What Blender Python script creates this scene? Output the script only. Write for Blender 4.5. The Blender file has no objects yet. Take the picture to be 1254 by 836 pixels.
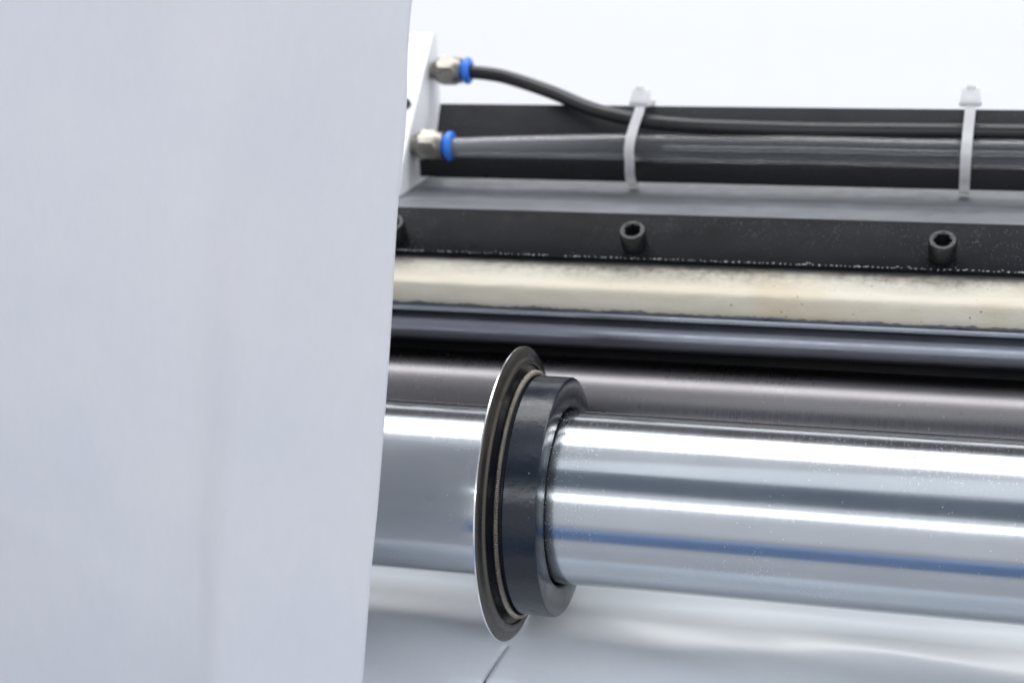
import bpy, bmesh, math, random
from mathutils import Vector, Matrix, noise
random.seed(7)
R = math.radians
sc = bpy.context.scene
col = sc.collection

# ------------------------------------------------------------------ camera
cam_data = bpy.data.cameras.new('camera')
cam = bpy.data.objects.new('camera', cam_data)
col.objects.link(cam)
cam.matrix_world = Matrix(((0.962024, -0.049397, 0.268459, 0.1900996),
                           (0.270395, 0.307107, -0.912454, -0.643193),
                           (-0.037374, 0.950392, 0.308801, 0.288478),
                           (0, 0, 0, 1)))
cam_data.sensor_width = 36
cam_data.lens = 57.42
cam_data.clip_start = 0.02
cam_data.clip_end = 50
cam_data.dof.use_dof = True
cam_data.dof.focus_distance = 0.665
cam_data.dof.aperture_fstop = 9.0
sc.camera = cam

# ------------------------------------------------------------------ world and lamps
world = bpy.data.worlds.new('World')
sc.world = world
world.use_nodes = True
bg = world.node_tree.nodes['Background']
bg.inputs[0].default_value = (0.925, 0.94, 1.0, 1)
bg.inputs[1].default_value = 0.80

def area(name, loc, target, sx, sy, power, color=(1, 1, 1)):
    l = bpy.data.lights.new(name, 'AREA')
    l.shape = 'RECTANGLE'; l.size = sx; l.size_y = sy; l.energy = power; l.color = color
    o = bpy.data.objects.new(name, l); col.objects.link(o)
    o.location = loc
    d = Vector(target) - Vector(loc)
    q = d.to_track_quat('-Z', 'Y')
    o.rotation_euler = q.to_euler()
    return o
area('overhead_lamp', (0.2, 0.27, 1.15), (0.2, 0.0, 0), 2.6, 0.26, 11.5, (0.97, 0.985, 1.0))
area('front_strip_lamp', (0.3, -1.5, 0.66), (0.1, 0, 0), 3.2, 0.13, 9.5, (0.93, 0.965, 1.0))
area('soft_fill_lamp', (0.3, -0.28, 1.12), (0.15, 0.0, 0), 2.4, 0.40, 1.2, (0.84, 0.95, 1.0))  # soft fill added to brighten the web, also mirrored in the shaft
area('wall_fill_lamp', (0.1, 1.3, 2.2), (0.0, 2.4, 0.25), 4.0, 0.5, 63, (1.0, 0.995, 0.97))  # unseen lamp added to lift the back wall to white

vs = sc.view_settings
vs.view_transform = 'Standard'; vs.look = 'None'; vs.exposure = 0.22; vs.gamma = 1.0
vs.use_curve_mapping = False
sc.render.engine = 'CYCLES'
sc.cycles.max_bounces = 10
sc.cycles.transmission_bounces = 8
sc.cycles.caustics_reflective = False
sc.cycles.caustics_refractive = False

# ------------------------------------------------------------------ helpers
def tag(o, label=None, cat=None, group=None, kind=None):
    if label: o['label'] = label
    if cat: o['category'] = cat
    if group: o['group'] = group
    if kind: o['kind'] = kind
    return o

def empty(name, loc, label, cat, group=None):
    o = bpy.data.objects.new(name, None); col.objects.link(o)
    o.location = loc; o.empty_display_size = 0.01
    return tag(o, label, cat, group)

def finish(name, bm, mat, parent=None, smooth=True, angle=32, offset=None):
    bmesh.ops.recalc_face_normals(bm, faces=bm.faces[:])
    me = bpy.data.meshes.new(name)
    bm.to_mesh(me); bm.free()
    if smooth:
        me.polygons.foreach_set('use_smooth', [True] * len(me.polygons))
        me.set_sharp_from_angle(angle=R(angle))
    me.materials.append(mat)
    o = bpy.data.objects.new(name, me); col.objects.link(o)
    if parent:
        o.parent = parent
        me.transform(Matrix.Translation(-parent.location))
    return o

def lathe(bm, prof, cy=0, cz=0, n=128, closed=False):
    """prof: (x, r) list, revolved around the X direction"""
    rings = []
    for x, r in prof:
        if r < 1e-6:
            rings.append([bm.verts.new((x, cy, cz))])
        else:
            rings.append([bm.verts.new((x, cy + r * math.cos(2 * math.pi * i / n), cz + r * math.sin(2 * math.pi * i / n))) for i in range(n)])
    pairs = list(zip(rings, rings[1:]))
    if closed: pairs.append((rings[-1], rings[0]))
    for a, b in pairs:
        for i in range(n):
            j = (i + 1) % n
            if len(a) == 1 and len(b) == 1: continue
            if len(a) == 1: bm.faces.new((a[0], b[i], b[j]))
            elif len(b) == 1: bm.faces.new((a[i], b[0], a[j]))
            else: bm.faces.new((a[i], b[i], b[j], a[j]))
    return bm

def prism(bm, poly, x0, x1, bev=0.0):
    """closed (y, z) outline pushed along X, ends capped; corners cut by bev"""
    if bev > 0:
        out = []
        n = len(poly)
        for i in range(n):
            p = Vector(poly[i]); a = Vector(poly[i - 1]); b = Vector(poly[(i + 1) % n])
            da = (a - p); db = (b - p)
            t = min(bev, da.length * .45, db.length * .45)
            p1 = p + da.normalized() * t; p2 = p + db.normalized() * t
            mid = (p1 + p2) / 2 * .55 + p * .45
            out += [p1, mid, p2]
        poly = out
    a = [bm.verts.new((x0, p[0], p[1])) for p in poly]
    b = [bm.verts.new((x1, p[0], p[1])) for p in poly]
    n = len(poly)
    for i in range(n):
        j = (i + 1) % n
        bm.faces.new((a[i], a[j], b[j], b[i]))
    bm.faces.new(a); bm.faces.new(b[::-1])
    return bm

def catmull(pts, k=8):
    P = [Vector(p) for p in pts]
    P = [P[0] * 2 - P[1]] + P + [P[-1] * 2 - P[-2]]
    out = []
    for i in range(1, len(P) - 2):
        a, b, c, d = P[i - 1], P[i], P[i + 1], P[i + 2]
        for s in range(k):
            t = s / k
            out.append(.5 * ((2 * b) + (c - a) * t + (2 * a - 5 * b + 4 * c - d) * t * t + (3 * b - a - 3 * c + d) * t ** 3))
    out.append(P[-2].copy())
    return out

def tube(bm, path, rad, n=20, up=Vector((0, 0, 1)), caps=True, inner=None):
    """rad(t) -> (radius sideways, radius along up)"""
    def rings(scale):
        rs = []
        m = len(path)
        for i, p in enumerate(path):
            d = (path[min(i + 1, m - 1)] - path[max(i - 1, 0)]).normalized()
            s = d.cross(up).normalized(); u = s.cross(d)
            a, b = rad(i / (m - 1))
            rs.append([bm.verts.new(p + s * (a * scale * math.cos(2 * math.pi * k / n)) + u * (b * scale * math.sin(2 * math.pi * k / n))) for k in range(n)])
        return rs
    def skin(rs):
        for a, b in zip(rs, rs[1:]):
            for k in range(n):
                l = (k + 1) % n
                bm.faces.new((a[k], a[l], b[l], b[k]))
    o = rings(1); skin(o)
    if inner:
        q = rings(inner); skin(q)
        for e in (0, -1):
            for k in range(n):
                l = (k + 1) % n
                bm.faces.new((o[e][k], o[e][l], q[e][l], q[e][k]))
    elif caps:
        bm.faces.new(o[0]); bm.faces.new(o[-1])
    return bm

# ------------------------------------------------------------------ materials
class NT:
    def __init__(s, name):
        s.m = bpy.data.materials.new(name); s.m.use_nodes = True
        s.t = s.m.node_tree; s.b = s.t.nodes['Principled BSDF']
        s.tc = s.t.nodes.new('ShaderNodeTexCoord')
    def node(s, typ, **kw):
        n = s.t.nodes.new(typ)
        for k, v in kw.items(): setattr(n, k, v)
        return n
    def link(s, a, b): s.t.links.new(a, b)
    def mapping(s, scale, loc=(0, 0, 0)):
        m = s.node('ShaderNodeMapping'); m.inputs['Scale'].default_value = scale; m.inputs['Location'].default_value = loc
        s.link(s.tc.outputs['Object'], m.inputs[0]); return m.outputs[0]
    def noise(s, scale, detail=4, rough=.55, stretch=(1, 1, 1), loc=(0, 0, 0)):
        n = s.node('ShaderNodeTexNoise'); n.inputs['Scale'].default_value = scale
        n.inputs['Detail'].default_value = detail; n.inputs['Roughness'].default_value = rough
        s.link(s.mapping(stretch, loc), n.inputs['Vector']); return n.outputs['Fac']
    def ramp(s, fac, stops):
        r = s.node('ShaderNodeValToRGB'); e = r.color_ramp.elements
        while len(e) < len(stops): e.new(.5)
        for i, (p, c) in enumerate(stops):
            e[i].position = p; e[i].color = (c, c, c, 1) if isinstance(c, (int, float)) else (*c, 1)
        s.link(fac, r.inputs[0]); return r.outputs[0]
    def mix(s, fac, a, b, blend='MIX'):
        m = s.node('ShaderNodeMix', data_type='RGBA', blend_type=blend)
        for sock, v in ((m.inputs[0], fac), (m.inputs[6], a), (m.inputs[7], b)):
            if isinstance(v, (int, float)): sock.default_value = v
            elif isinstance(v, tuple): sock.default_value = (*v, 1)
            else: s.link(v, sock)
        return m.outputs[2]
    def math(s, op, a, b=0.0):
        m = s.node('ShaderNodeMath', operation=op)
        for sock, v in ((m.inputs[0], a), (m.inputs[1], b)):
            if isinstance(v, (int, float)): sock.default_value = v
            else: s.link(v, sock)
        return m.outputs[0]
    def specks(s, scale, size, density, stretch=(1, 1, 1)):
        """mask of small scattered specks"""
        v = s.node('ShaderNodeTexVoronoi'); v.inputs['Scale'].default_value = scale
        s.link(s.mapping(stretch), v.inputs['Vector'])
        near = s.math('LESS_THAN', v.outputs['Distance'], size)
        sep = s.node('ShaderNodeSeparateColor'); s.link(v.outputs['Color'], sep.inputs[0])
        keep = s.math('LESS_THAN', sep.outputs[0], density)
        patch = s.ramp(s.noise(22, 3, .6, (.6, 1, 1), (scale * .013, 0, 0)), [(.47, .0), (.60, 1.0)])
        return s.math('MULTIPLY', s.math('MULTIPLY', near, keep), patch)
    def bump(s, h, strength, dist=.001):
        b = s.node('ShaderNodeBump'); b.inputs['Strength'].default_value = strength; b.inputs['Distance'].default_value = dist
        s.link(h, b.inputs['Height']); s.link(b.outputs[0], s.b.inputs['Normal'])
    def set(s, **kw):
        for k, v in kw.items():
            k = {'color': 'Base Color', 'metal': 'Metallic', 'rough': 'Roughness', 'spec': 'Specular IOR Level', 'coat': 'Coat Weight',
                 'coat_rough': 'Coat Roughness', 'trans': 'Transmission Weight', 'ior': 'IOR', 'sss': 'Subsurface Weight', 'aniso': 'Anisotropic'}[k]
            i = s.b.inputs[k]
            if hasattr(v, 'is_linked'): s.link(v, i)
            elif isinstance(v, tuple): i.default_value = (*v, 1)
            else: i.default_value = v
        return s

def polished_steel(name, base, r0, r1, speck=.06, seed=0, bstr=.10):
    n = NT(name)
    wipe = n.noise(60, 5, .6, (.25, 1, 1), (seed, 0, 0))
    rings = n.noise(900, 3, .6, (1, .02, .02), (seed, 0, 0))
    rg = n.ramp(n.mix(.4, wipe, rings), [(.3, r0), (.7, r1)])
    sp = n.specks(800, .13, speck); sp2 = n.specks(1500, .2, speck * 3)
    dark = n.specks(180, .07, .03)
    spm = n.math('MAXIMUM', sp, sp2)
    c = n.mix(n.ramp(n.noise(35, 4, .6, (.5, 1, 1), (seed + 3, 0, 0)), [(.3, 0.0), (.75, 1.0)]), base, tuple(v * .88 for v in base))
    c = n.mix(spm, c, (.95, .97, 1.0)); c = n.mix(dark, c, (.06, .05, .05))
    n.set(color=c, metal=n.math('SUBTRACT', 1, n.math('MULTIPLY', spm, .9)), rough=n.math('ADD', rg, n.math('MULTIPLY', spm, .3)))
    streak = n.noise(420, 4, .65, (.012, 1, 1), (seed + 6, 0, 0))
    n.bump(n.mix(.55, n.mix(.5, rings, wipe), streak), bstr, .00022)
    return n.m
M_shaft = polished_steel('ground_steel_shaft', (.49, .52, .55), .12, .20, .09)
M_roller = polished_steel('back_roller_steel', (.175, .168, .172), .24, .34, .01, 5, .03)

def painted(name, base, rough, speck=0.0, speck_col=(.6, .6, .6), bscale=700, bstr=.2, mott=.25, metal=0.0, **kw):
    n = NT(name)
    m = n.noise(40, 5, .6, (.4, 1, 1))
    c = n.mix(n.ramp(m, [(.3, 0.0), (.7, 1.0)]), tuple(v * (1 - mott) for v in base), tuple(min(1, v * (1 + mott)) for v in base))
    if speck:
        c = n.mix(n.specks(900, .17, speck * .35), c, speck_col)
        c = n.mix(n.specks(1700, .25, speck), c, speck_col)
    n.set(color=c, rough=n.ramp(n.noise(90, 4, .6), [(.3, max(.03, rough - .07)), (.7, rough + .08)]), metal=metal, **kw)
    n.bump(n.noise(bscale, 3), bstr, .0003)
    return n.m
M_collar = painted('blued_steel_collar', (.010, .014, .022), .23, .012, (.5, .55, .6), 420, .35, .15, .0, spec=.4)
M_blade = painted('dark_blade_steel', (.105, .095, .083), .30, .012, (.6, .6, .6), 900, .1, .15, .9)
M_rim = painted('bright_ground_edge', (.85, .86, .88), .22, 0, metal=1.0, bstr=.05, mott=.05)
M_spring = painted('spring_wire', (.24, .22, .19), .28, 0, metal=1.0, bstr=.0, mott=.1)
M_black = painted('black_anodised_bar', (.008, .0085, .0105), .32, .12, (.22, .23, .25), 1500, .25, .3, .0, spec=.04)
M_bracket = painted('black_bracket_steel', (.017, .018, .020), .34, .05, (.25, .25, .26), 1300, .25, .2, .0, spec=.22)
M_bed = painted('grey_machine_bed', (.17, .18, .195), .42, .02, (.5, .52, .55), 900, .15, .22, .35)
M_gapshade = painted('gap_shade_black', (.020, .020, .022), .5, 0)  # near-black that stands in for shade in the roller gap and slit
M_holder = painted('steel_holder_strip', (.30, .32, .36), .33, .02, (.6, .62, .65), 900, .2, .15, .8)
M_smallroll = painted('dark_grey_roller', (.27, .28, .32), .36, .02, (.5, .5, .5), 1200, .1, .08, .9)
M_screw = painted('black_oxide_screw', (.010, .011, .013), .33, .06, (.3, .3, .32), 1800, .3, .3, .0, spec=.35)
M_hose = painted('black_air_hose', (.006, .0065, .008), .33, .015, (.3, .3, .3), 1000, .1, .1)
M_nickel = painted('nickel_plated_brass', (.27, .255, .225), .32, 0, metal=1.0, bscale=600, bstr=.12, mott=.06)
M_blue = painted('blue_plastic', (.030, .19, .78), .35, 0, bstr=.1, mott=.08, sss=.05)
M_white = painted('white_painted_plate', (.80, .81, .82), .38, 0, bstr=.05, mott=.02)
M_bluepaint = painted('blue_reflection_paint', (.19, .30, .52), .5, 0, bstr=.05)

def felt():
    n = NT('cream_felt')
    c = n.mix(n.ramp(n.noise(28, 5, .65, (.35, 1, 1)), [(.35, 0.0), (.7, 1.0)]), (.50, .46, .37), (.56, .535, .465))
    # greasy dirt along the upper edge, where the strip meets the bar (object Z is height)
    sep = n.node('ShaderNodeSeparateXYZ'); n.link(n.tc.outputs['Object'], sep.inputs[0])
    mr = n.node('ShaderNodeMapRange'); mr.inputs[1].default_value = .1050; mr.inputs[2].default_value = .1175
    n.link(sep.outputs[1], mr.inputs[0])
    patch = n.ramp(n.noise(30, 5, .7, (.55, 1, 1), (2.3, 0, 0)), [(.36, .35), (.58, 1.0)])
    fine = n.ramp(n.noise(210, 6, .75), [(.32, .30), (.66, 1.0)])
    d = n.math('MULTIPLY', n.math('MULTIPLY', mr.outputs[0], patch), fine)
    c = n.mix(n.math('MULTIPLY', d, .92), c, (.09, .08, .075))
    c = n.mix(n.math('MULTIPLY', n.ramp(n.noise(16, 3, .5, (1, 1, 1), (9, 0, 0)), [(.6, 0.0), (.7, 1.0)]), .25), c, (.42, .30, .16))
    c = n.mix(n.specks(420, .2, .05), c, (.20, .16, .12))
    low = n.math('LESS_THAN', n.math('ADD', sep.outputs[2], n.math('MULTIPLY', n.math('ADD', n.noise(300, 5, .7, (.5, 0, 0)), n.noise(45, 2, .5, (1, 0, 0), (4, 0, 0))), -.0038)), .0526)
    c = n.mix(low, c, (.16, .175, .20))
    n.set(color=c, rough=.9, spec=.15)
    n.bump(n.mix(.5, n.noise(900, 5, .7), n.noise(160, 4, .6)), .55, .0007)
    return n.m
M_felt = felt()

def paper(name, base, rough, spec, fibre=.25, coat=0.0, thin=.0):
    n = NT(name)
    f = n.noise(260, 6, .75, (1, 1, .35))
    g = n.noise(11, 5, .6)
    c = n.mix(n.ramp(f, [(.3, 0.0), (.7, 1.0)]), tuple(v * .972 for v in base), base)
    c = n.mix(n.ramp(g, [(.35, 0.0), (.7, 1.0)]), c, n.mix(1.0, c, (.950, .962, .985), 'MULTIPLY'))
    n.set(color=c, rough=rough, spec=spec, coat=coat, coat_rough=.22)
    n.bump(f, fibre, .0003)
    tr = n.node('ShaderNodeBsdfTranslucent'); n.link(c, tr.inputs[0])
    mx = n.node('ShaderNodeMixShader'); mx.inputs[0].default_value = thin
    n.link(n.b.outputs[0], mx.inputs[1]); n.link(tr.outputs[0], mx.inputs[2])
    n.link(mx.outputs[0], n.t.nodes['Material Output'].inputs[0])
    return n.m
M_sheet = paper('hanging_paper', (.83, .83, .85), .62, .3, .12, 0, .36)
M_web = paper('glossy_white_web', (.86, .90, .94), .32, .5, .03, .35)

def clear_tube():
    n = NT('clear_pu_tube')
    n.set(color=(.86, .88, .90), trans=1.0, ior=1.36, rough=.05)
    # tube turns milkier towards the fitting end
    sep = n.node('ShaderNodeSeparateXYZ'); n.link(n.tc.outputs['Object'], sep.inputs[0])
    mr = n.node('ShaderNodeMapRange'); mr.inputs[1].default_value = -.085; mr.inputs[2].default_value = .02
    mr.inputs[3].default_value = .82; mr.inputs[4].default_value = .97
    n.link(sep.outputs[0], mr.inputs[0]); n.link(mr.outputs[0], n.b.inputs['Transmission Weight'])
    n.bump(n.noise(60, 3), .08, .0006)
    return n.m
M_clear = clear_tube()
def nylon():
    n = NT('natural_nylon')
    n.set(color=(1.0, 1.0, 1.0), rough=.34, sss=.25, trans=.3)
    n.b.inputs['Subsurface Radius'].default_value = (.0012, .0013, .0014)
    tr = n.node('ShaderNodeBsdfTranslucent'); tr.inputs[0].default_value = (1, 1, 1, 1)
    mx = n.node('ShaderNodeMixShader'); mx.inputs[0].default_value = .35
    n.link(n.b.outputs[0], mx.inputs[1]); n.link(tr.outputs[0], mx.inputs[2])
    n.link(mx.outputs[0], n.t.nodes['Material Output'].inputs[0])
    n.bump(n.noise(900, 3), .1, .0003)
    return n.m
M_nylon = nylon()

# ------------------------------------------------------------------ the setting
bm = bmesh.new()
bmesh.ops.create_grid(bm, x_segments=1, y_segments=1, size=4)
bmesh.ops.rotate(bm, verts=bm.verts, matrix=Matrix.Rotation(R(90), 3, 'X'))
bmesh.ops.translate(bm, verts=bm.verts, vec=(0, 2.4, 1.5))
mw = painted('white_wall', (.86, .87, .90), .7, 0, bstr=.02, mott=.01)
tag(finish('wall', bm, mw, smooth=False), kind='structure')
bm = bmesh.new()
bmesh.ops.create_grid(bm, x_segments=1, y_segments=1, size=4)
bmesh.ops.translate(bm, verts=bm.verts, vec=(0, 0, -.9))
tag(finish('floor', bm, painted('grey_floor', (.55, .56, .58), .5, 0), smooth=False), kind='structure')

# ------------------------------------------------------------------ machine bed and the bars standing behind the shaft
XL, XR = -.34, .42
bm = bmesh.new()
prism(bm, [(.1477, .0900), (.34, .0900), (.34, -.60), (.20, -.60), (.20, .044), (.126, .046), (.126, .0744), (.1472, .0874)], XL, XR, .0012)
tag(finish('machine_bed', bm, M_bed), 'satin grey machine bed behind the black clamp bar, under the air tubes', 'machine bed')
bm = bmesh.new()
prism(bm, [(.165, .0437), (.1995, .0435), (.1995, -.045), (.165, -.045)], XL, XR, .001)
tag(finish('gap_dark_plate', bm, M_gapshade), 'black plate added to darken the gap between the two rollers', 'plate')  # added so the gap between the rollers stays dark

# black block added below the web so the slit reads as shade
bm = bmesh.new()
prism(bm, [(-.022, -.105), (.000, -.087), (.030, -.078), (.19, -.078), (.19, -.16), (-.022, -.16)], XL, XR, .003)
tag(finish('slit_dark_block', bm, M_gapshade), 'black block added under the white paper web to make the slit read dark', 'block')

# unseen blue bar added for the blue band mirrored in the shaft
bm = bmesh.new()
prism(bm, [(-.36, -.182), (-.30, -.182), (-.30, -.096), (-.36, -.096)], -.6, .9, .004)
tag(finish('blue_reflection_bar', bm, M_bluepaint), 'unseen blue bar added in front for the blue reflection in the steel shaft', 'reflection bar')
# unseen slate panel added in front to give the shaft its slate band
bm = bmesh.new()
prism(bm, [(-.98, .67), (-.95, .66), (-.60, .98), (-.60, 1.01)], -1.0, 1.6, .005)
tag(finish('slate_reflection_panel', bm, painted('slate_reflection_paint', (.22, .26, .30), .5, 0, bstr=.05)), 'sloping slate grey panel, unseen, added above and in front to be mirrored in the steel shaft', 'reflection panel')

# unseen dark block added far behind to mirror a dark band in the shaft
bm = bmesh.new()
prism(bm, [(1.00, .68), (1.10, .68), (1.10, 1.27), (1.00, 1.27)], -1.6, 2.0, .01)
tag(finish('dark_reflection_block', bm, painted('brown_grey_reflection_paint', (.075, .065, .065), .5, 0, bstr=.05)), 'dark brown grey block, unseen, added behind and above to darken reflections in the steel', 'reflection block')
# back roller
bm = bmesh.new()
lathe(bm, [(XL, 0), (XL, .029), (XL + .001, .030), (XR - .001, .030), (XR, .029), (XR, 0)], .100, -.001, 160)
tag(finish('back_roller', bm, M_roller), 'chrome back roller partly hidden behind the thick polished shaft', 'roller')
# small dark roller
bm = bmesh.new()
lathe(bm, [(XL, 0), (XL, .0074), (XL + .0005, .0078), (XR - .0005, .0078), (XR, .0074), (XR, 0)], .105, .0422, 64)
tag(finish('thin_roller', bm, M_smallroll), 'thin dark grey roller just under the steel strip and cream felt', 'roller')
# steel strip carrying the felt
bm = bmesh.new()
prism(bm, [(.0958, .0521), (.0958, .0547), (.1255, .0542), (.1255, .0472), (.1205, .0472), (.119, .0512)], XL, XR, .0005)
tag(finish('holder_strip', bm, M_holder), 'grey steel strip edge below the cream felt', 'strip')

# felt strip
bm = bmesh.new()
prof = [(.1245, .0550), (.1185, .0550), (.1120, .0550), (.1040, .0549), (.0974, .0549), (.0969, .0562), (.0972, .0580), (.0979, .0602), (.0987, .0625), (.0995, .0645), (.1002, .0656), (.1010, .0663),
        (.1030, .0669), (.1060, .0676), (.1090, .0684), (.1120, .0696), (.1150, .0710), (.1180, .0724), (.1205, .0732), (.1245, .0720)]
nx = 620
rows = []
for i in range(nx + 1):
    x = XL + (XR - XL) * i / nx
    row = []
    for k, (y, z) in enumerate(prof):
        a = noise.noise(Vector((x * 60, k * .5, 0))) * .00045 + noise.noise(Vector((x * 330, k * 1.1, 3))) * .00018
        yy, zz = y + a * .6, z + a * (1.0 if k > 10 else .25)
        if 3 <= k <= 6:
            rag = noise.noise(Vector((x * 45, 8, 0))) * .0006 + noise.noise(Vector((x * 400, 5, 0))) * .00035
            zz += max(-.0001, rag) if k < 6 else rag * .3
        row.append(bm.verts.new((x, yy, zz)))
    rows.append(row)
for a, b in zip(rows, rows[1:]):
    for k in range(len(prof)):
        l = (k + 1) % len(prof)
        bm.faces.new((a[k], a[l], b[l], b[k]))
bm.faces.new(rows[0]); bm.faces.new(rows[-1])
tag(finish('felt_strip', bm, M_felt, angle=60), 'dirty cream felt wiper strip under the black clamp bar', 'felt strip')

# black clamp bar with its cap screws
bar = empty('clamp_bar', (.03, .130, .078), 'black anodised clamp bar with cap screws, worn white along its lower edge', 'clamp bar')
A = Vector((.118, .0765)); B = Vector((.1450, .0931)); u = (B - A).normalized(); nrm = Vector((-u.y, u.x))   # outward normal (-y, +z)
A2 = A - nrm * .0026; B2 = B - nrm * .0026
bm = bmesh.new()
prism(bm, [A, B, B2, A2], XL, XR, .00045)
finish('bar_plate', bm, M_black, bar)
# chipped paint: bright metal grains along the lower edge
bm = bmesh.new()
x = XL + .2
while x < .33:
    if noise.noise(Vector((x * 45, 2, 2))) > -.28:
        w = random.uniform(.0005, .0019); h = random.uniform(.0003, .00062)
        c = A + u * (.00075 + random.uniform(-.00012, .0003) + (random.random() < .12) * random.uniform(0, .0015)) + nrm * .00002
        vs4 = []
        for dx, du, dn in ((-w / 2, -h / 2, -.0001), (w / 2, -h / 2 * random.uniform(.3, 1.2), -.0001), (w / 2 * .8, h / 2, -.0001), (-w / 2, h / 2 * random.uniform(.2, 1), -.0001), (0, 0, .00022)):
            p = c + u * du + nrm * dn
            vs4.append(bm.verts.new((x + dx, p.x, p.y)))
        for k in range(4):
            bm.faces.new((vs4[k], vs4[(k + 1) % 4], vs4[4]))
    x += random.uniform(.0009, .0034)
o = finish('paint_chips', bm, painted('bare_chipped_metal', (.62, .63, .64), .4, 0, mott=.3), bar, smooth=False)
o['kind'] = 'stuff'

def screw_mesh():
    """cap screw, head along +X, base at x=0"""
    bm = bmesh.new()
    r, L = .0066, .0112
    prof = [(0, 0), (0, .0044), (.0005, .0048), (.0012, r * .99), (L * .55, r), (L - .0009, r), (L - .0003, r * .965), (L, r * .90), (L, .0044)]
    n = 48
    lathe(bm, prof, 0, 0, n)
    # chamfer then hex socket
    ring = [v for v in bm.verts if abs(v.co.x - L) < 1e-7 and abs(math.hypot(v.co.y, v.co.z) - .0044) < 1e-6]
    ring.sort(key=lambda v: math.atan2(v.co.z, v.co.y))
    def hexr(a, R0):
        a = (a + math.pi / 6) % (math.pi / 3) - math.pi / 6
        return R0 * math.cos(math.pi / 6) / math.cos(a)
    lower = []; bottom = []
    for v in ring:
        a = math.atan2(v.co.z, v.co.y)
        q = hexr(a, .0042)
        lower.append(bm.verts.new((L - .0005, q * math.cos(a), q * math.sin(a))))
        bottom.append(bm.verts.new((L - .0062, q * math.cos(a), q * math.sin(a))))
    for k in range(len(ring)):
        l = (k + 1) % len(ring)
        bm.faces.new((ring[k], ring[l], lower[l], lower[k]))
        bm.faces.new((lower[k], lower[l], bottom[l], bottom[k]))
    bm.faces.new(bottom)
    bmesh.ops.recalc_face_normals(bm, faces=bm.faces[:])
    me = bpy.data.meshes.new('cap_screw'); bm.to_mesh(me); bm.free()
    me.polygons.foreach_set('use_smooth', [True] * len(me.polygons)); me.set_sharp_from_angle(angle=R(35))
    me.materials.append(M_screw)
    return me
sm = screw_mesh()
seat = A + u * .0098
for x, spin in ((-.0965, .3), (.0290, .15), (.1765, .5)):
    o = bpy.data.objects.new('cap_screw', sm); col.objects.link(o)
    n3 = Vector((0, nrm.x, nrm.y)); ax = Vector((1, 0, 0)); third = n3.cross(ax)
    rot = Matrix((n3, ax, third)).transposed().to_4x4() @ Matrix.Rotation(spin, 4, 'X')
    o.parent = bar
    o.matrix_local = Matrix.Translation(Vector((x, seat.x, seat.y)) - bar.location - n3 * .0004) @ rot

# ------------------------------------------------------------------ black cable bracket
brk = empty('cable_bracket', (.1, .215, .093), 'black folded steel bracket carrying the two air tubes', 'bracket')
F0 = Vector((.2125, .0937)); F1 = Vector((.2125, .1041)); F2 = Vector((.2300, .1326))
d2 = (F2 - F1).normalized(); n2 = Vector((d2.y, -d2.x))   # towards the back
bm = bmesh.new()
t = .0022
outline = [F0, F1, F2, F2 + n2 * t, F1 + n2 * t * .55 + Vector((t * .55, 0)), F0 + Vector((t, 0))]
prism(bm, outline, -.1035, XR, .0005)
finish('bracket_sheet', bm, M_bracket, brk)
bm = bmesh.new()
Fm = F1 + (F2 - F1) * .42
prism(bm, [F0 + Vector((.0004, .0003)), F1 + Vector((.0004, 0)), Fm + n2 * .0004, Fm + n2 * t, F0 + Vector((t, .0003))], -.1119, -.1030, .0003)
finish('end_tab', bm, M_bracket, brk)

# ------------------------------------------------------------------ white end plate with the two push fittings
pl = empty('valve_plate', (-.118, .21, .09), 'white painted end plate holding two nickel push fittings', 'end plate')
x0 = -.112
E0, E1 = Vector((.1784, .0905)), Vector((.2481, .1690))
ed = (E1 - E0).normalized(); en = Vector((ed.y, -ed.x))
bm = bmesh.new()
prism(bm, [E0, (.1853, .1075), E1, (.2520, .1690), (.2545, .166), (.2550, .1360), (.2545, .0905)], x0 - .0135, x0, .0007)
finish('plate', bm, M_white, pl)
bm = bmesh.new()
c = Vector((.2130, .1356))
# small black grub screw in the front edge
q = Vector((-.118, .2135, .1345)); ax = Vector((0, -en.x, -en.y))
path = [q + ax * s for s in (-.002, .0, .0018, .0022)]
rr = [.0030, .0030, .0030, .0024]
tube(bm, path, lambda t: (rr[min(3, int(round(t * 3)))],) * 2, 20, Vector((1, 0, 0)))
finish('grub_screw', bm, M_screw, pl)

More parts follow.
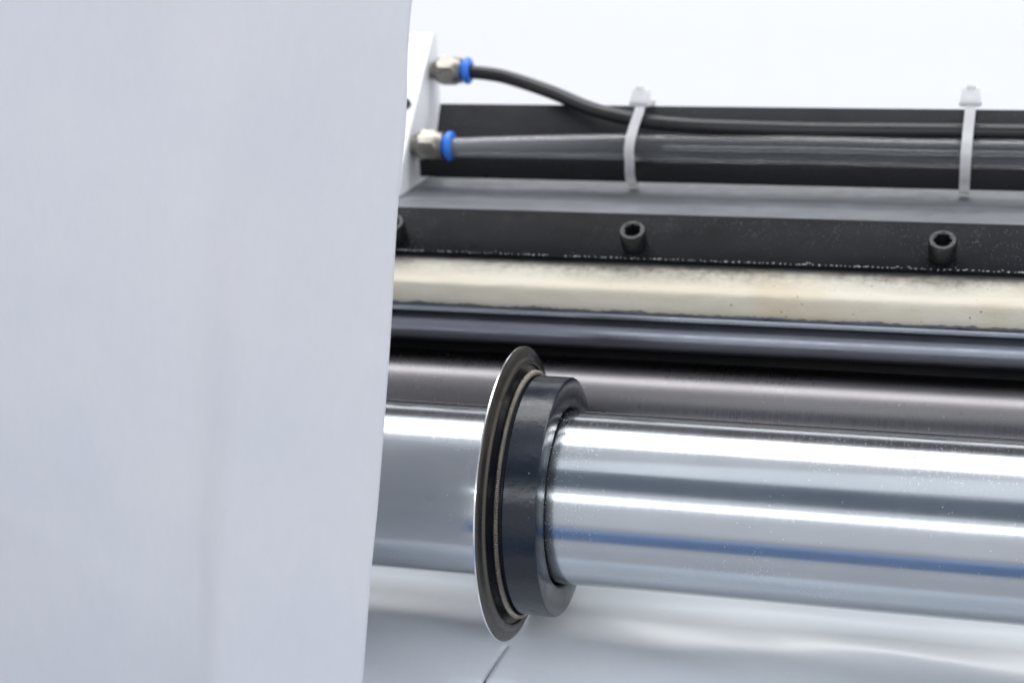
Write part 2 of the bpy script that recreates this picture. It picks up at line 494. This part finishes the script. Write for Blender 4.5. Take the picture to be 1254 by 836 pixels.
def fitting(y, z, s=1.0):
    """nickel push fitting along +X from the plate, its blue release collar a sub-part"""
    bm = bmesh.new()
    lathe(bm, [(x0 - .001, .0048 * s), (x0 + .0014, .0048 * s), (x0 + .0018, .0058 * s), (x0 + .0032, .0062 * s)], y, z, 40)
    # hexagonal body, chamfered at both ends
    hx0, hx1 = x0 + .0028, x0 + .0186
    n = 48
    def ring(x, rmax, hexw):
        vs_ = []
        for i in range(n):
            a = 2 * math.pi * i / n
            b = (a + R(51) + math.pi / 6) % (math.pi / 3) - math.pi / 6
            hr = hexw * math.cos(math.pi / 6) / math.cos(b)
            r = min(rmax, hr)
            vs_.append(bm.verts.new((x, y + r * math.cos(a), z + r * math.sin(a))))
        return vs_
    H = .0093 * s
    rs = [ring(hx0, .0060 * s, H), ring(hx0 + .0022, .0079 * s, H), ring(hx0 + .0036, .0099 * s, H), ring(hx1 - .0044, .0099 * s, H), ring(hx1 - .0030, .0080 * s, H), ring(hx1 - .0026, .0078 * s, 1), ring(hx1 - .0004, .0077 * s, 1), ring(hx1, .0073 * s, 1)]
    for a, b in zip(rs, rs[1:]):
        for i in range(n):
            j = (i + 1) % n
            bm.faces.new((a[i], a[j], b[j], b[i]))
    bm.faces.new(rs[0]); bm.faces.new(rs[-1])
    f = finish('push_fitting', bm, M_nickel, pl, angle=28)
    bm = bmesh.new()
    lathe(bm, [(hx1 - .0005, .0045 * s), (hx1 - .0002, .0060 * s), (hx1 + .0012, .0062 * s), (hx1 + .0016, .0074 * s), (hx1 + .0024, .0081 * s), (hx1 + .0040, .0081 * s), (hx1 + .0050, .0074 * s), (hx1 + .0054, .0062 * s), (hx1 + .0050, .0042 * s)], y, z, 48)
    r_ = finish('release_collar', bm, M_blue, None, angle=40)
    r_.parent = f; r_.data.transform(Matrix.Translation(-pl.location))
    return f
fitting(.2029, .1139, 1.0)
fitting(.2419, .1492, .93)

# ------------------------------------------------------------------ the two tubes
hp = catmull([(-.103, .2419, .1492), (-.0877, .2419, .1484), (-.0721, .241, .1468), (-.057, .238, .1435), (-.0363, .230, .1386), (-.0153, .219, .1331), (.0025, .211, .1303), (.0189, .2065, .1283), (.042, .2045, .1268), (.067, .2045, .1261),
              (.1092, .206, .1252), (.160, .206, .1255), (.2121, .2065, .1255), (.30, .2065, .1252), (.41, .2065, .1250)], 8)
bm = bmesh.new()
tube(bm, hp, lambda t: (.0038, .0038), 24)
tag(finish('black_hose', bm, M_hose), 'black rubber air hose dropping from the upper fitting onto the bracket', 'air hose')
tp = catmull([(-.1, .2029, .1137), (-.0873, .2029, .1131), (-.063, .2025, .1138), (-.0393, .202, .1144), (-.012, .201, .1152), (.0149, .2005, .1156), (.06, .2008, .1154), (.1098, .2015, .1156), (.16, .2008, .1153), (.2126, .2010, .1154), (.30, .201, .1152), (.41, .201, .115)], 8)
def tr(t):
    x = min(1, max(0, (t - .08) / .42))
    b = .0053 + .0024 * x
    return (.0053 + .0008 * x, b)
bm = bmesh.new()
tube(bm, tp, tr, 32, caps=False, inner=.80)
tag(finish('clear_tube', bm, M_clear, angle=80), 'thick clear plastic tube running from the lower fitting along the bracket', 'air tube')

# ------------------------------------------------------------------ cable ties
def tie(xt, xm, xb, label, zt=.1385, tail=.0030, lean=0.0):
    root = empty('cable_tie', (xm, .205, zt), label, 'cable tie', 'white cable ties round the tubes and bracket')
    w, th = .0026, .0006
    loop = [(xt, .2075, zt + .0012), (xt, .2035, zt - .0035), (xt - (xt - xm) * .5, .1990, .1275), (xm + (xt - xm) * .2, .1950, .1215), (xm, .1932, .1155), (xm, .1943, .1090), (xm + (xb - xm) * .5, .1985, .1015),
            (xb, .2065, .0951), (xb, .2120, .0922), (xb, .2170, .0925), (xb, .2190, .0985), (xb, .2200, .1060), (xm, .2270, .1180), (xt, .2345, .1315), (xt, .2330, .1350), (xt, .2250, .1362), (xt, .2150, .1372), (xt, .2095, .1380)]
    P = catmull(loop, 7)
    bm = bmesh.new()
    prev = None; first = None
    m = len(P)
    for i, p in enumerate(P):
        d = (P[min(i + 1, m - 1)] - P[max(i - 1, 0)]).normalized()
        s = Vector((1, 0, 0)); s = (s - d * s.dot(d)).normalized(); nn = s.cross(d).normalized()
        c = .00018
        ring = [bm.verts.new(p + s * a + nn * b) for a, b in ((-w + c, -th), (w - c, -th), (w, -th + c), (w, th - c), (w - c, th), (w * .62, th), (w * .56, th * .72), (-w * .56, th * .72), (-w * .62, th), (-w + c, th), (-w, th - c), (-w, -th + c))]
        if prev:
            for k in range(12):
                l = (k + 1) % 12
                bm.faces.new((prev[k], prev[l], ring[l], ring[k]))
        else: first = ring
        prev = ring
    bm.faces.new(first); bm.faces.new(prev)
    finish('strap', bm, M_nylon, root, angle=40)
    # head: boxy eye with rounded edges, slot and the cut tail stub
    bm = bmesh.new()
    bmesh.ops.create_cube(bm, size=1)
    bmesh.ops.scale(bm, verts=bm.verts, vec=(.0104, .0062, .0092))
    top = [v for v in bm.verts if v.co.z > 0]
    for v in top: v.co.x *= .86; v.co.y *= .8
    bmesh.ops.bevel(bm, geom=bm.edges[:], offset=.0011, segments=3, affect='EDGES', profile=.6)
    bmesh.ops.rotate(bm, verts=bm.verts, matrix=Matrix.Rotation(R(-18), 3, 'X'))
    bmesh.ops.rotate(bm, verts=bm.verts, matrix=Matrix.Rotation(R(lean), 3, 'Y'))
    bmesh.ops.translate(bm, verts=bm.verts, vec=(xt, .2085, zt + .0035))
    # sill collar below the head
    g = bmesh.ops.create_cube(bm, size=1)['verts']
    bmesh.ops.scale(bm, verts=g, vec=(.0116, .0050, .0026))
    bmesh.ops.translate(bm, verts=g, vec=(xt, .2072, zt - .0002))
    bmesh.ops.bevel(bm, geom=[e for e in bm.edges if e.verts[0] in g and e.verts[1] in g], offset=.0007, segments=2, affect='EDGES')
    finish('tie_head', bm, M_nylon, root, angle=50)
    bm = bmesh.new()
    g = bmesh.ops.create_cube(bm, size=1)['verts']
    bmesh.ops.scale(bm, verts=g, vec=(.0044, .0011, tail))
    bmesh.ops.bevel(bm, geom=bm.edges[:], offset=.0002, segments=1, affect='EDGES')
    bmesh.ops.rotate(bm, verts=bm.verts, matrix=Matrix.Rotation(R(-18), 3, 'X'))
    bmesh.ops.translate(bm, verts=bm.verts, vec=(xt, .2068, zt + .0088))
    finish('tie_tail', bm, M_nylon, root, angle=50)
tie(.0163, .0126, .0108, 'white nylon cable tie nearer the fittings, where the hose meets the clear tube', .1378, .0016, 7)
tie(.1855, .1846, .1845, 'white nylon cable tie far along the tubes, close to the right end of the bar', .1396)

# ------------------------------------------------------------------ polished shaft
bm = bmesh.new()
lathe(bm, [(-.36, 0), (-.36, .037), (-.359, .038), (.479, .038), (.48, .037), (.48, 0)], 0, 0, 256)
tag(finish('steel_shaft', bm, M_shaft), 'thick polished steel shaft carrying the round slitting knife', 'shaft')

# ------------------------------------------------------------------ slitting knife
kn = empty('slitting_knife', (0, 0, 0), 'round dark slitting knife with spring ring and black collar clamped on the polished shaft', 'slitting knife')
bm = bmesh.new()
lathe(bm, [(-.0006, .0384), (-.0006, .0600), (-.0002, .0646), (.0001, .0652), (.0008, .0653)], n=256)
finish('blade_back', bm, M_rim, kn, angle=25)
bm = bmesh.new()
lathe(bm, [(.0008, .0653), (.0012, .0648), (.0018, .0630), (.0023, .0612), (.0026, .0602), (.0032, .0597), (.0035, .0591), (.0036, .0584), (.0034, .0578), (.0026, .0573), (.0022, .0560), (.0020, .0530), (.0020, .0384)], n=256)
finish('blade', bm, M_blade, kn, angle=35)
# garter spring
bm = bmesh.new()
Rt, rc, rw = .0535, .0014, .00022
turns = 460; per = 10; nn = turns * per; ns = 5
rings = []
for i in range(nn):
    a = 2 * math.pi * i / nn; b = 2 * math.pi * i / per
    er = Vector((0, math.cos(a), math.sin(a))); ex = Vector((1, 0, 0))
    er2 = er * math.cos(b) + ex * math.sin(b)
    c = er * Rt + ex * .0061 + er2 * rc
    tdir = Vector((0, -math.sin(a), math.cos(a)))
    # wire section frame
    tang = (er * -math.sin(b) + ex * math.cos(b))
    rings.append([bm.verts.new(c + er2 * rw * math.cos(2 * math.pi * k / ns) + tdir * rw * math.sin(2 * math.pi * k / ns)) for k in range(ns)])
for i in range(nn):
    a, b = rings[i], rings[(i + 1) % nn]
    for k in range(ns):
        l = (k + 1) % ns
        bm.faces.new((a[k], a[l], b[l], b[k]))
finish('garter_spring', bm, M_spring, kn, angle=80)
# collar
bm = bmesh.new()
lathe(bm, [(.0019, .0386), (.0019, .0518), (.0080, .0518), (.0083, .0524), (.0088, .0527), (.0224, .0527), (.0229, .0524), (.0231, .0518), (.0231, .0402), (.0227, .0394), (.0220, .0389), (.0200, .0386)], n=256)
finish('collar', bm, M_collar, kn, angle=30)

# ------------------------------------------------------------------ paper web under the shaft, slit by the knife
bm = bmesh.new()
def webpath(s):
    """s = distance towards the viewer from y=.20"""
    y = .19 - s
    if y > WB: return (y, WZ)
    k = WB - y                                  # arc length past the start of the bend
    a = k / WR
    if a < WA: return (WB - WR * math.sin(a), WZ - WR * (1 - math.cos(a)))
    y0, z0 = WB - WR * math.sin(WA), WZ - WR * (1 - math.cos(WA))
    k -= WR * WA
    if k < WS: return (y0 - k * math.cos(WA), z0 - k * math.sin(WA))
    y0 -= WS * math.cos(WA); z0 -= WS * math.sin(WA); k -= WS
    r2 = .018; b = WA + k / r2
    if b < math.pi / 2: return (y0 - r2 * (math.sin(b) - math.sin(WA)), z0 - r2 * (math.cos(WA) - math.cos(b)))
    return (y0 - r2 * (1 - math.sin(WA)), z0 - r2 * math.cos(WA) - (b - math.pi / 2) * r2)
def webslope(y):
    return max(0, min(WA, (WB - y) / WR))
WB, WR, WA, WS, WZ = .030, .090, .62, .085, -.0640
S = [.0022 * i for i in range(0, 196)]
slit = -.0040
xsL = [XL + (slit - XL) * (i / 70) ** .8 for i in range(71)]
xsR = [slit + (XR - slit) * (i / 90) ** 1.2 for i in range(91)]
def height(x, y):
    h = noise.noise(Vector((x * 7 + 1, y * 26, 0))) * .0024
    h += noise.noise(Vector((x * 16 + y * 20, y * 55, 5))) * .0011
    h += noise.noise(Vector((x * 45, y * 60, 9))) * .00012
    return h - .0009
def SLITX(yy):
    return -.36 * max(0, -.008 - yy) if yy > -.06 else -.36 * .052
def addhalf(xs, side):
    grid = []
    for s in S:
        y, z = webpath(s)
        row = []
        for i, x in enumerate(xs):
            yy = .19 - s
            op = max(0, min(1, (-.009 - yy) / .030))
            near = math.exp(-abs(x - slit) / .02)
            h = height(x, yy)
            flat = min(1, abs(x - slit) / .03 + .15) if yy > -.03 else 1
            h *= flat
            dx = side * (.0013 * op if True else 0) * near
            lift = (.0012 if side > 0 else -.0030) * op * near
            a = webslope(yy) if yy < WB else 0
            xslit = SLITX(yy)
            # the whole sheet keeps its width; the slit wanders a little sideways
            row.append(bm.verts.new((x + dx + xslit * near, y - (h + lift) * math.sin(a), z + (h + lift) * math.cos(a))))
        grid.append(row)
    for a, b in zip(grid, grid[1:]):
        for k in range(len(xs) - 1):
            bm.faces.new((a[k], a[k + 1], b[k + 1], b[k]))
addhalf(xsL, -1); addhalf(xsR, 1)
bmesh.ops.remove_doubles(bm, verts=bm.verts[:], dist=.00001)
web = tag(finish('paper_web', bm, M_web, angle=180), 'glossy white paper web running under the shaft, cut by the round knife', 'paper web')
sol = web.modifiers.new('thickness', 'SOLIDIFY'); sol.thickness = .0002; sol.offset = -1

# ------------------------------------------------------------------ hanging paper sheet at the left
edge = catmull([(.0, -.050, .300), (-.0149, -.060, .2229), (-.0166, -.070, .1789), (-.0195, -.077, .1459), (-.022, -.087, .0971), (-.0265, -.097, .0405), (-.0298, -.104, .0060), (-.0345, -.109, -.0389), (-.041, -.113, -.085), (-.048, -.115, -.13)], 10)
bm = bmesh.new()
cols = 90
grid = []
for p in edge:
    row = []
    for i in range(cols + 1):
        t = i / cols
        dx = -.30 * t ** 1.15
        x = p.x + dx
        z = p.z + dx * .02
        y = p.y + .004 * math.sin((p.x + dx) * 24 + p.z * 9 + 1.0) * min(1, t * 6) + .0022 * noise.noise(Vector((x * 9, z * 7, 1))) + .05 * t * t
        # broad soft fold running down the sheet
        g = (x + .068 - (p.z - .0) * .10)
        low = max(0, min(1, (.20 - p.z) / .22))
        sm = max(0, min(1, (-.02 - g) / .035)); sm = sm * sm * (3 - 2 * sm)
        y += .030 * sm * low - .0035 * math.exp(-(g / .030) ** 2) * low
        row.append(bm.verts.new((x, y, z)))
    grid.append(row)
for a, b in zip(grid, grid[1:]):
    for k in range(cols):
        bm.faces.new((a[k], a[k + 1], b[k + 1], b[k]))
sh = tag(finish('paper_sheet', bm, M_sheet, angle=180), 'large pale blue-grey paper sheet hanging at the left in front of the machine', 'paper sheet')
sol = sh.modifiers.new('thickness', 'SOLIDIFY'); sol.thickness = .00015
